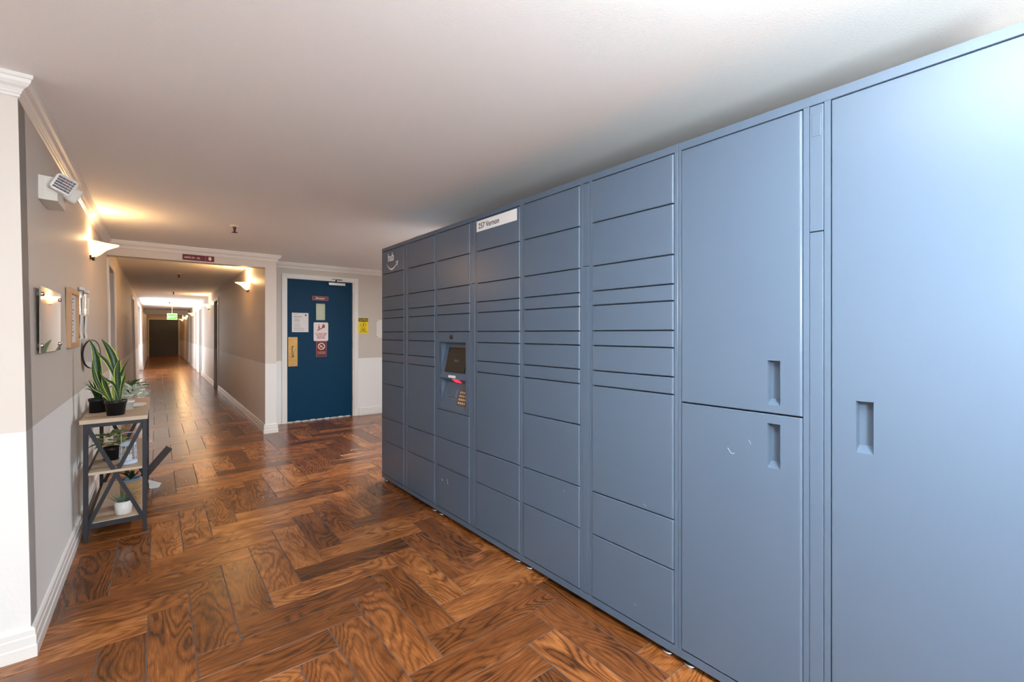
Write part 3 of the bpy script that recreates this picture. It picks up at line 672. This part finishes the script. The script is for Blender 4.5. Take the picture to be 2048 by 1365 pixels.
# sprinkler heads
for i, (x, y) in enumerate(((.577, 4.955), (.297, 9.54), (.32, 13.77), (.32, 18.2), (.32, 22.6))):
    e = empty('fire_sprinkler', (x, y, CEIL)); tag(e, ['bronze fire sprinkler on the lobby ceiling before the header beam', 'nearest fire sprinkler on the corridor ceiling', 'second fire sprinkler on the corridor ceiling', 'third fire sprinkler on the corridor ceiling', 'farthest fire sprinkler on the corridor ceiling'][i], 'sprinkler', 'ceiling sprinklers')
    MB().lathe([(.0, 0), (.038, 0), (.036, -.006), (.02, -.011), (0, -.011)], 16).build('escutcheon', 'cream', e)
    MB().lathe([(.016, -.01), (.012, -.03), (.009, -.055), (.006, -.06), (0, -.06)], 12).build('stem', 'bronze', e)
    MB().lathe([(0, -.060), (.024, -.061), (.026, -.064), (0, -.066)], 16).build('deflector', 'bronze', e)
# exit sign
e = empty('exit_sign', (.44, 20.6, CEIL)); tag(e, 'green lit exit sign hanging from the corridor ceiling', 'sign')
MB().box(-.15, .15, -.025, .025, -.52, -.29).build('housing', 'cream', e, bevel=.004); MB().box(-.13, .13, -.028, -.025, -.50, -.33).build('face', 'exit_green', e); MB().lathe([(.008, 0), (.008, -.29)], 10).build('stem', 'cream', e)
text('EXIT', .115, 'white_print', e, (0, -.0285, -.455), RX, UZ, align='CENTER', bold=.002)
e = empty('fire_extinguisher_cabinet', (1.099, 29.0, 1.2)); tag(e, 'small amber cabinet on the far corridor wall by the end door', 'cabinet')
MB().box(-.10, 0, -.15, .15, -.1, .55).build('body', 'frame_wood', e, bevel=.005); MB().box(-.104, -.1, -.1, .1, -.05, .5).build('pane', 'mirror', e)

# ------------------------------------------------------------------ emergency light on the left wall
wx = lx(1.98)
e = empty('emergency_light', (wx, 3.10, 1.98)); tag(e, 'white twin-head emergency light high on the left wall', 'emergency light')
MB().add([(0, -.125, -.055), (.018, -.118, -.055), (.062, -.112, -.055), (.062, .125, -.055), (0, .125, -.055), (0, -.125, .055), (.018, -.118, .055), (.062, -.112, .055), (.062, .125, .055), (0, .125, .055)],
         [(0, 1, 2, 3, 4), (5, 9, 8, 7, 6), (0, 5, 6, 1), (1, 6, 7, 2), (2, 7, 8, 3), (3, 8, 9, 4), (4, 9, 5, 0)]).build('housing', 'white_plastic', e)
def head(c, d, roll, nm='lamp_head'):
    d = Vector(d).normalized(); r = d.cross(Vector((0, 0, 1))).normalized(); u = r.cross(d)
    q = Matrix.Rotation(roll, 3, d); r = q @ r; u = q @ u; c = Vector(c)
    fr = lambda a, b, t: tuple(c + r * a + u * b + d * t)
    def sq(s, k=5):
        out = []; rr = s * .35
        for cx, cy, a in ((s - rr, s - rr, 0), (-s + rr, s - rr, 90), (-s + rr, -s + rr, 180), (s - rr, -s + rr, 270)):
            for i in range(k): w = R(a + 90 * i / (k - 1)); out.append((cx + rr * math.cos(w), cy + rr * math.sin(w)))
        return out
    rings = [(.018, -.05), (.031, -.042), (.038, -.018), (.040, .0), (.040, .005), (.0355, .005)]
    vs = []; fs = []
    for s, t in rings: vs += [fr(a, b, t) for a, b in sq(s)]
    n = 20
    for j in range(len(rings) - 1):
        for i in range(n): fs.append((j * n + i, j * n + (i + 1) % n, (j + 1) * n + (i + 1) % n, (j + 1) * n + i))
    fs.append(tuple(range(n - 1, -1, -1)))
    hd = MB().add(vs, fs, True).build(nm, 'white_plastic', e)
    MB().prism(sq(.0355), .002, lambda a, b, t: fr(a, b, t)).build('reflector', 'lens_silver', hd)
    for j in range(5):
        for i in range(5):
            a = -.025 + i * .0125; b = -.025 + j * .0125
            MB().add([fr(a - .006, b - .0048, .002), fr(a + .006, b - .0048, .002), fr(a + .006, b + .0048, .002), fr(a - .006, b + .0048, .002), fr(a - .002, b + .002, .0055)], [(0, 1, 4), (1, 2, 4), (2, 3, 4), (3, 0, 4)]).build('led_lens', 'lens_silver', hd)
head((.088, -.15, .018), (.30, -1, -.16), R(-24)); head((.100, .10, .022), (1, .55, -.45), R(14))
MB().tube([(.05, -.06, .045), (.075, -.10, .03)], .014, 10).tube([(.05, .05, .02), (.08, .08, .022)], .014, 10).build('swivel', 'white_plastic', e)

# ------------------------------------------------------------------ things on the left wall
wx = lx(1.36)
e = empty('acrylic_sign', (wx, 3.08, 1.36)); tag(e, 'clear glossy acrylic notice board on four chrome standoffs', 'sign')
MB().box(.014, .019, -.255, .265, -.148, .150).build('panel', 'acrylic', e, bevel=.001)
for yy in (-.225, .24):
    for zz in (-.115, .115): MB().lathe([(0, 0), (.010, 0), (.010, .022), (.008, .026), (0, .027)], 14, (0, yy, zz), axis='x').build('standoff', 'steel', e)
e = empty('picture_frame', (lx(1.39), 3.87, 1.392)); tag(e, 'narrow light wood picture frame between acrylic board and brochure holders', 'picture frame')
w, h = .185, .181
for a, b, c, d in ((-w, w, h - .032, h), (-w, w, -h, -h + .032), (-w, -w + .045, -h + .032, h - .032), (w - .045, w, -h + .032, h - .032)): MB().box(0, .022, a, b, c, d).build('rail', 'frame_wood', e, bevel=.002)
MB().box(.001, .009, -w + .045, w - .045, -h + .032, h - .032).build('picture', 'paper', e)
mb = MB()
for k in range(11): mb.box(.009, .0096, -.06, .05 - .03 * (k % 3), .12 - k * .023, .126 - k * .023)
mb.build('print', 'ink', e)
for k, yy in enumerate((4.30, 4.56)):
    e = empty('brochure_holder', (lx(1.43), yy, 1.43)); tag(e, ['white brochure holder nearer the picture frame', 'white brochure holder nearer the wall sconce'][k], 'brochure holder', 'brochure holders')
    n = 5; pr = [(.021, .13), (.017, .01), (.009, -.002), (.004, -.12), (.010, -.168)]
    vs = [(x, -.06, z) for x, z in pr] + [(x, .06, z) for x, z in pr]
    o = MB().add(vs, [(i, i + 1, n + i + 1, n + i) for i in range(n - 1)]).build('leaflet', 'white_print', e); q = o.modifiers.new('t', 'SOLIDIFY'); q.thickness = .002
    MB().box(0, .003, -.064, .064, -.172, .186).build('back_plate', 'acrylic', e)
    MB().box(.003, .0235, -.06, .06, .166, .186).build('cap', 'white_print', e, bevel=.002)
e = empty('round_mirror', (lx(1.15) + .046, 4.40, 1.150), R(-22)); tag(e, 'round wall mirror with thin dark rim behind the snake plant', 'mirror')
MB().lathe([(0, .004), (.098, .004)], 36, axis='x').build('glass', 'mirror', e); MB().lathe([(.098, -.004), (.1035, -.004), (.104, .005), (.098, .0055), (.098, -.004)], 36, axis='x').build('rim', 'dark_metal', e)
MB().lathe([(0, -.004), (.1, -.004)], 36, axis='x').build('backing', 'dark_wood', e); MB().bar((-.006, 0, 0), (-.038, .012, 0), .02, .02).build('bracket', 'dark_metal', e)

# ------------------------------------------------------------------ console table
TX0, TX1, TY0, TY1 = -.372, -.048, 3.79, 4.85
e = empty('console_table', (-.21, 4.32, 0)); tag(e, 'slim three-tier console table with black metal frame and oak boards', 'table')
def tb(o): o.matrix_parent_inverse = Matrix.Translation((.21, -4.32, 0)); return o
lgx = (-.345, -.063); lgy = (3.815, 4.825)
for x in lgx:
    for y in lgy: tb(MB().box(x - .0115, x + .0115, y - .0115, y + .0115, 0, .736).build('leg', 'dark_metal', e, bevel=.002))
o = tb(MB().box(TX0, TX1, TY0, TY1, .737, .762).build('tabletop', 'oak_board', e, bevel=.001))
ed = MB().box(TX0, TX1, TY0 - .001, TY0, .7375, .7615).box(TX1, TX1 + .001, TY0, TY1, .7375, .7615).build('edge_band', 'oak_edge', o)
for z0, z1, nm in ((.414, .430, 'shelf'), (.092, .108, 'shelf')):
    sf = tb(MB().box(lgx[0] + .012, lgx[1] - .012, (3.805 if z0 > .2 else 3.828), 4.812, z0, z1).build(nm, 'oak_board', e)); MB().box(lgx[0] + .012, lgx[1] - .012, (3.804 if z0 > .2 else 3.827), (3.805 if z0 > .2 else 3.828), z0, z1).build('edge_band', 'oak_edge', sf)
for y in lgy:
    tb(MB().box(lgx[0], lgx[1], y - .010, y + .010, .712, .736).build('rail', 'dark_metal', e)); tb(MB().box(lgx[0], lgx[1], y - .010, y + .010, .080, .106).build('rail', 'dark_metal', e))
    tb(MB().bar((lgx[0] + .008, y - .003, .712), (lgx[1] - .010, y - .003, .096), .006, .022, up=(1, 0, 0)).build('brace', 'dark_metal', e)); tb(MB().bar((lgx[1] - .008, y + .004, .712), (lgx[0] + .010, y + .004, .096), .006, .022, up=(1, 0, 0)).build('brace', 'dark_metal', e))
for x in lgx:
    for z in (.712, .396, .075): tb(MB().box(x - .008, x + .008, lgy[0], lgy[1], z, z + .018).build('rail', 'dark_metal', e))
for z in (.405, .55, .085): tb(MB().lathe([(0, .014), (.004, .0135), (.005, .0115), (0, .0115)], 10, (lgx[1], 3.815, z), axis='x').build('bolt', 'steel', e))

# plants -------------------------------------------------------------
def pot(e, m, r0, r1, h, lip=.0025, n=28, ribs=0):
    p = MB().lathe([(0, 0), (r0, 0), (r1 - .002, h * .8), (r1, h * .8), (r1 + lip, h * .82), (r1 + lip, h), (r1 - .004, h), (r1 - .008, h * .85), (0, h * .84)] if not ribs else
                   [(0, 0), (r0 - .003, 0), (r0, .003), (r1, h), (r1 - .005, h), (r1 - .008, h * .88), (0, h * .88)], n, ribs=ribs, amp=.012).build('pot', m, e)
    MB().lathe([(0, h * .87), (r1 - .007, h * .87)], n).build('soil', 'soil', e); return p
def blade(pts, widths, name, m, parent, cup=.25, nw=4, twist=0.0, face=None):
    """ribbon leaf along pts, with cupped section; attribute pc = (-1..1 across, length, 0)"""
    pts = [Vector(p) for p in pts]; vs = []; pc = []; ln = 0; N = len(pts)
    for i, p in enumerate(pts):
        d = (pts[min(i + 1, N - 1)] - pts[max(i - 1, 0)]).normalized()
        f = Vector(face) if face else Vector((0.35, -1, 0)); s = d.cross(f)
        s = s.normalized() if s.length > 1e-4 else Vector((1, 0, 0)); q = Matrix.Rotation(twist * i / N, 3, d); s = q @ s; nn = d.cross(s)
        if i: ln += (p - pts[i - 1]).length
        for k in range(nw + 1):
            t = -1 + 2 * k / nw; vs.append(p + s * t * widths[i] / 2 + nn * (t * t * cup * widths[i] / 2)); pc.append((t, ln * 10, 0))
    fs = [(i * (nw + 1) + k, i * (nw + 1) + k + 1, (i + 1) * (nw + 1) + k + 1, (i + 1) * (nw + 1) + k) for i in range(N - 1) for k in range(nw)]
    mb = MB(); mb.add(vs, fs, True); me = bpy.data.meshes.new(name); me.from_pydata([tuple(v) for v in vs], [], fs); me.polygons.foreach_set('use_smooth', [True] * len(fs))
    at = me.attributes.new('pc', 'FLOAT_VECTOR', 'POINT'); at.data.foreach_set('vector', [q for p in pc for q in p]); me.materials.append(MATS[m])
    o = bpy.data.objects.new(name, me); COL.objects.link(o); o.parent = parent; return o
def bez(p0, p1, p2, n=10):
    p0, p1, p2 = Vector(p0), Vector(p1), Vector(p2); return [(p0 * (1 - t) ** 2 + p1 * 2 * t * (1 - t) + p2 * t * t) for t in [i / n for i in range(n + 1)]]
TZ = .762
# snake plant
e = empty('snake_plant', (-.212, 3.93, TZ)); tag(e, 'tall snake plant with yellow edged leaves in black pot', 'plant')
pot(e, 'pot_black', .045, .056, .098)
#        base         mid                 tip                 width
SNK = [([(-.012, .09), (-.055, .16), (-.082, .24), (-.088, .33), (-.102, .43), (-.131, .505)], .052, .02, .2), ([(.002, .09), (.004, .2), (.0, .31), (-.018, .39), (-.045, .455), (-.072, .50)], .048, .03, -.3),
       ([(.022, .09), (.012, .18), (-.012, .28), (-.04, .35), (-.078, .40), (-.10, .437)], .030, .012, .9), ([(.022, .09), (.016, .17), (.012, .25), (.012, .31), (.019, .368)], .042, -.012, -.2),
       ([(.024, .09), (.022, .18), (.026, .25), (.042, .31), (.069, .372)], .026, .0, .8), ([(.024, .09), (.028, .16), (.038, .215), (.046, .25), (.049, .285)], .019, -.01, .4),
       ([(-.022, .09), (-.06, .145), (-.094, .23), (-.108, .30), (-.112, .37)], .026, .0, -.5), ([(-.018, .09), (-.034, .15), (-.046, .195), (-.056, .23), (-.063, .256)], .030, -.022, .1),
       ([(.018, .09), (.008, .15), (-.008, .205), (-.04, .235), (-.064, .265), (-.077, .305)], .021, -.018, 1.2), ([(-.026, .09), (-.062, .145), (-.096, .175), (-.116, .205), (-.130, .25)], .016, -.01, .7),
       ([(-.004, .09), (-.006, .17), (.006, .25), (-.004, .30), (.008, .345)], .036, .03, .3)]
def smooth(pts, n=14):
    out = []; m = len(pts) - 1
    for i in range(n + 1):
        t = i / n * m; k = min(int(t), m - 1); u = t - k; p = [Vector(pts[max(0, min(m, k + j))]) for j in (-1, 0, 1, 2)]
        out.append(.5 * ((2 * p[1]) + (p[2] - p[0]) * u + (2 * p[0] - 5 * p[1] + 4 * p[2] - p[3]) * u * u + (3 * p[1] - p[0] - 3 * p[2] + p[3]) * u ** 3))
    return out
for (xz, wd, yo, tw) in SNK:
    p = smooth([(x, yo * (i / (len(xz) - 1)) + .25 * yo, z) for i, (x, z) in enumerate(xz)]); N_ = len(p)
    ws = [wd * (.34 + .66 * math.sin(math.pi * min(1, (i / (N_ - 1)) / .55) / 2)) * (1 if i / (N_ - 1) < .55 else max(.015, 1 - ((i / (N_ - 1) - .55) / .45) ** 1.7)) for i in range(N_)]
    blade(p, ws, 'leaf', 'snake_leaf', e, cup=.4, twist=tw)
# grassy plant
e = empty('grass_plant', (-.315, 4.14, TZ)); tag(e, 'spiky green grass plant in black pot against the wall', 'plant'); pot(e, 'pot_black', .044, .047, .095)
rr = random.Random(3)
for k in range(70):
    a = rr.uniform(0, 2 * math.pi); l = rr.uniform(.07, .17); sp = rr.uniform(.2, .95); px = max(-.065, math.cos(a) * l * sp)
    blade(bez((math.cos(a) * .012, math.sin(a) * .012, .08), (px * .35, math.sin(a) * l * .3 * sp, .08 + l * .8), (px, math.sin(a) * l * sp, .085 + l * (1 - .5 * sp * sp)), 5), [.004, .0045, .004, .003, .002, .0006], 'blade', 'leaf_dark', e, cup=0, nw=1)
# dusty miller
e = empty('dusty_miller', (-.163, 4.155, TZ)); tag(e, 'silvery white leafy plant spilling from white pot on tabletop', 'plant')
pot(e, 'pot_white', .032, .038, .062)
pm = None
for k in range(150):
    a = rr.uniform(0, 2 * math.pi); el = rr.uniform(-.35, 1.4); rad = rr.uniform(.045, .098)
    c = Vector((math.cos(a) * math.cos(el) * rad + .018, math.sin(a) * math.cos(el) * rad * 1.4 + .03, .085 + math.sin(el) * rad * .85))
    if pm is None:
        o = blade(bez((0, 0, 0), (.02, 0, .012), (.048, 0, .004), 6), [.004, .016, .019, .022, .017, .012, .003], 'leaf', 'leaf_pale', e, cup=.3, nw=3, face=(0, 0, 1)); pm = o.data
    else:
        o = bpy.data.objects.new('leaf', pm); COL.objects.link(o); o.parent = e
    o.location = c; o.rotation_euler = (rr.uniform(-.6, .6), -el * .5 + rr.uniform(-.5, .4), a + rr.uniform(-.5, .5)); s = rr.uniform(.55, .9); o.scale = (s, s, s)
# fern behind
e = empty('fern', (-.185, 4.52, TZ)); tag(e, 'bushy dark green fern at the far end of the tabletop', 'plant'); pot(e, 'pot_white', .035, .045, .07)
fm = None
def frond_mesh():
    mb = MB()
    p = bez((0, 0, 0), (.04, 0, .08), (.13, 0, .06), 12); mb.tube(p, [.0014] * 13, 4)
    for i in range(2, 13):
        l = .032 * math.sin(math.pi * (i + 1) / 14) + .006
        for s in (-1, 1):
            c = p[i]; mb.add([c, c + Vector((.008, s * l * .5, .003)), c + Vector((.014, s * l, -.004)), c + Vector((-.002, s * l * .55, .0))], [(0, 1, 2, 3)])
    return mb
for k in range(26):
    if fm is None: o = frond_mesh().build('frond', 'leaf_mid', e); fm = o.data
    else: o = bpy.data.objects.new('frond', fm); COL.objects.link(o); o.parent = e
    o.location = (0, 0, .06); a = rr.uniform(0, 6.28)
    if math.cos(a) < -.45: a += math.pi
    s = rr.uniform(.6, 1.05); o.rotation_euler = (rr.uniform(-.3, .3), rr.uniform(-.75, .1), a); o.scale = (s, s, s)
e = empty('oval_tray', (-.125, 4.27, TZ)); tag(e, 'shallow white oval tray under the silvery plant', 'tray')
MB().lathe([(0, .002), (.044, .002), (.054, .010), (.057, .011), (.056, .008), (.046, 0), (0, 0)], 36).build('dish', 'pot_white', e); e.scale = (1, 1.7, 1); e.location = (-.115, 4.33, TZ)
# middle shelf
MZ = .431
e = empty('trailing_plant', (-.243, 4.125, MZ)); tag(e, 'variegated trailing plant in dark pot on the middle shelf', 'plant'); pot(e, 'pot_black', .042, .050, .085)
for k in range(44):
    a = rr.uniform(0, 6.28); el = rr.uniform(-.5, 1.3); rad = rr.uniform(.03, .095); c = Vector((math.cos(a) * math.cos(el) * rad, math.sin(a) * math.cos(el) * rad, .115 + math.sin(el) * rad * .95))
    if k == 0: o = blade(bez((0, 0, 0), (.02, 0, .012), (.055, 0, -.006), 6), [.003, .02, .028, .03, .024, .014, .002], 'leaf', 'leaf_varieg', e, cup=.3, nw=3, face=(0, 0, 1)); tm = o.data
    else: o = bpy.data.objects.new('leaf', tm); COL.objects.link(o); o.parent = e
    o.location = c; o.rotation_euler = (rr.uniform(-.6, .6), -el * .5 + rr.uniform(-.3, .7), a + rr.uniform(-.4, .4)); s = rr.uniform(.8, 1.4); o.scale = (s, s, s)
e = empty('wire_lantern', (-.150, 3.93, MZ)); tag(e, 'pale blue wire candle lantern on the middle shelf', 'lantern')
MB().lathe([(0, 0), (.046, 0), (.049, .006), (.048, .018), (.044, .02), (0, .02)], 28).build('base', 'lantern_blue', e)
MB().lathe([(0, .02), (.02, .02), (.02, .055), (0, .055)], 18).build('candle', 'pot_white', e)
for k in range(10):
    a = 2 * math.pi * k / 10; b = a + .2
    MB().tube([(.046 * math.cos(a), .046 * math.sin(a), .015), (.044 * math.cos(a), .044 * math.sin(a), .07), (.040 * math.cos(a), .040 * math.sin(a), .125)], .0018, 6).build('wire', 'lantern_blue', e)
for z, r in ((.05, .0455), (.085, .043)): MB().tube([(r * math.cos(t * .3142), r * math.sin(t * .3142), z) for t in range(20)], .0016, 6, True).build('wire_hoop', 'lantern_blue', e)
MB().lathe([(.041, .122), (.044, .125), (.043, .132), (.030, .143), (.012, .148), (0, .149)], 28).build('lid', 'lantern_blue', e)
MB().tube([(-.035, 0, .128), (-.035, 0, .20), (-.030, 0, .206), (.030, 0, .206), (.035, 0, .20), (.035, 0, .128)], .002, 6).build('handle', 'lantern_blue', e)
# lower shelf
BZ = .109
e = empty('aloe_plant', (-.172, 3.91, BZ)); tag(e, 'small aloe in ribbed white pot on the lower shelf', 'plant'); pot(e, 'pot_white', .040, .048, .086, ribs=1, n=60)
for k in range(17):
    a = 2 * math.pi * k / 17 * 2.4; sp = .30 + .70 * (k / 17); l = .118
    blade(bez((math.cos(a) * .008, math.sin(a) * .008, .072), (math.cos(a) * l * .45 * sp, math.sin(a) * l * .45 * sp, .09 + .03 * (1 - sp)), (math.cos(a) * l * sp, math.sin(a) * l * sp * .75, .10 + .085 * (1.15 - sp)), 6), [.016, .017, .016, .013, .009, .005, .0008], 'leaf', 'leaf_aloe', e, cup=.6, nw=2, face=(math.cos(a) * .3, math.sin(a) * .3, 1))
e = empty('wicker_basket', (-.140, 4.08, BZ)); tag(e, 'round wicker basket planter with blue-grey liner on the lower shelf', 'basket')
mb = MB()
for k in range(16):
    z = .006 + k * .0105; mb.tube([((.050 + .0035 * (k / 16) + .0015 * (-1) ** (t + k)) * math.cos(t * math.pi / 24), (.050 + .0035 * (k / 16) + .0015 * (-1) ** (t + k)) * math.sin(t * math.pi / 24), z) for t in range(48)], .0062, 6, True)
mb.build('woven_body', 'wicker', e); MB().lathe([(0, .004), (.044, .004), (.046, .17), (.054, .17), (.055, .182), (.046, .184), (.043, .16), (0, .16)], 28).build('liner', 'basket_liner', e)
MB().tube([(0, 0, .15), (.004, 0, .2), (-.002, .004, .235)], .006, 8).build('stem', 'frame_wood', e)
for k in range(18):
    a = rr.uniform(0, 6.28); blade(bez((0, 0, .17), (math.cos(a) * .03, math.sin(a) * .03, .23), (math.cos(a) * .075, math.sin(a) * .075, .21 + rr.uniform(0, .06)), 5), [.004, .014, .02, .018, .01, .001], 'leaf', 'leaf_dark', e, cup=.3, nw=2, face=(0, 0, 1))
# dark board and small white stand beyond the table
e = MB().bar((-.135, 4.91, .0225), (.087, 4.93, .30), .054, .018, up=(0, 1, 0)); 
o = e.build('leaning_board', 'dark_wood', None, bevel=.002); tag(o, 'dark wooden board leaning out beside the far end of the console table', 'board')
e = empty('floor_stand', (-.02, 4.80, 0)); tag(e, 'small white bent stand on the floor beside the console table', 'stand')
MB().bar((-.062, .0, .058), (.036, .0, .006), .060, .006, up=(0, 1, 0)).build('top_plate', 'pot_white', e); MB().bar((-.056, .0, .0), (-.056, 0, .052), .050, .006, up=(0, 1, 0)).build('support', 'dark_wood', e)
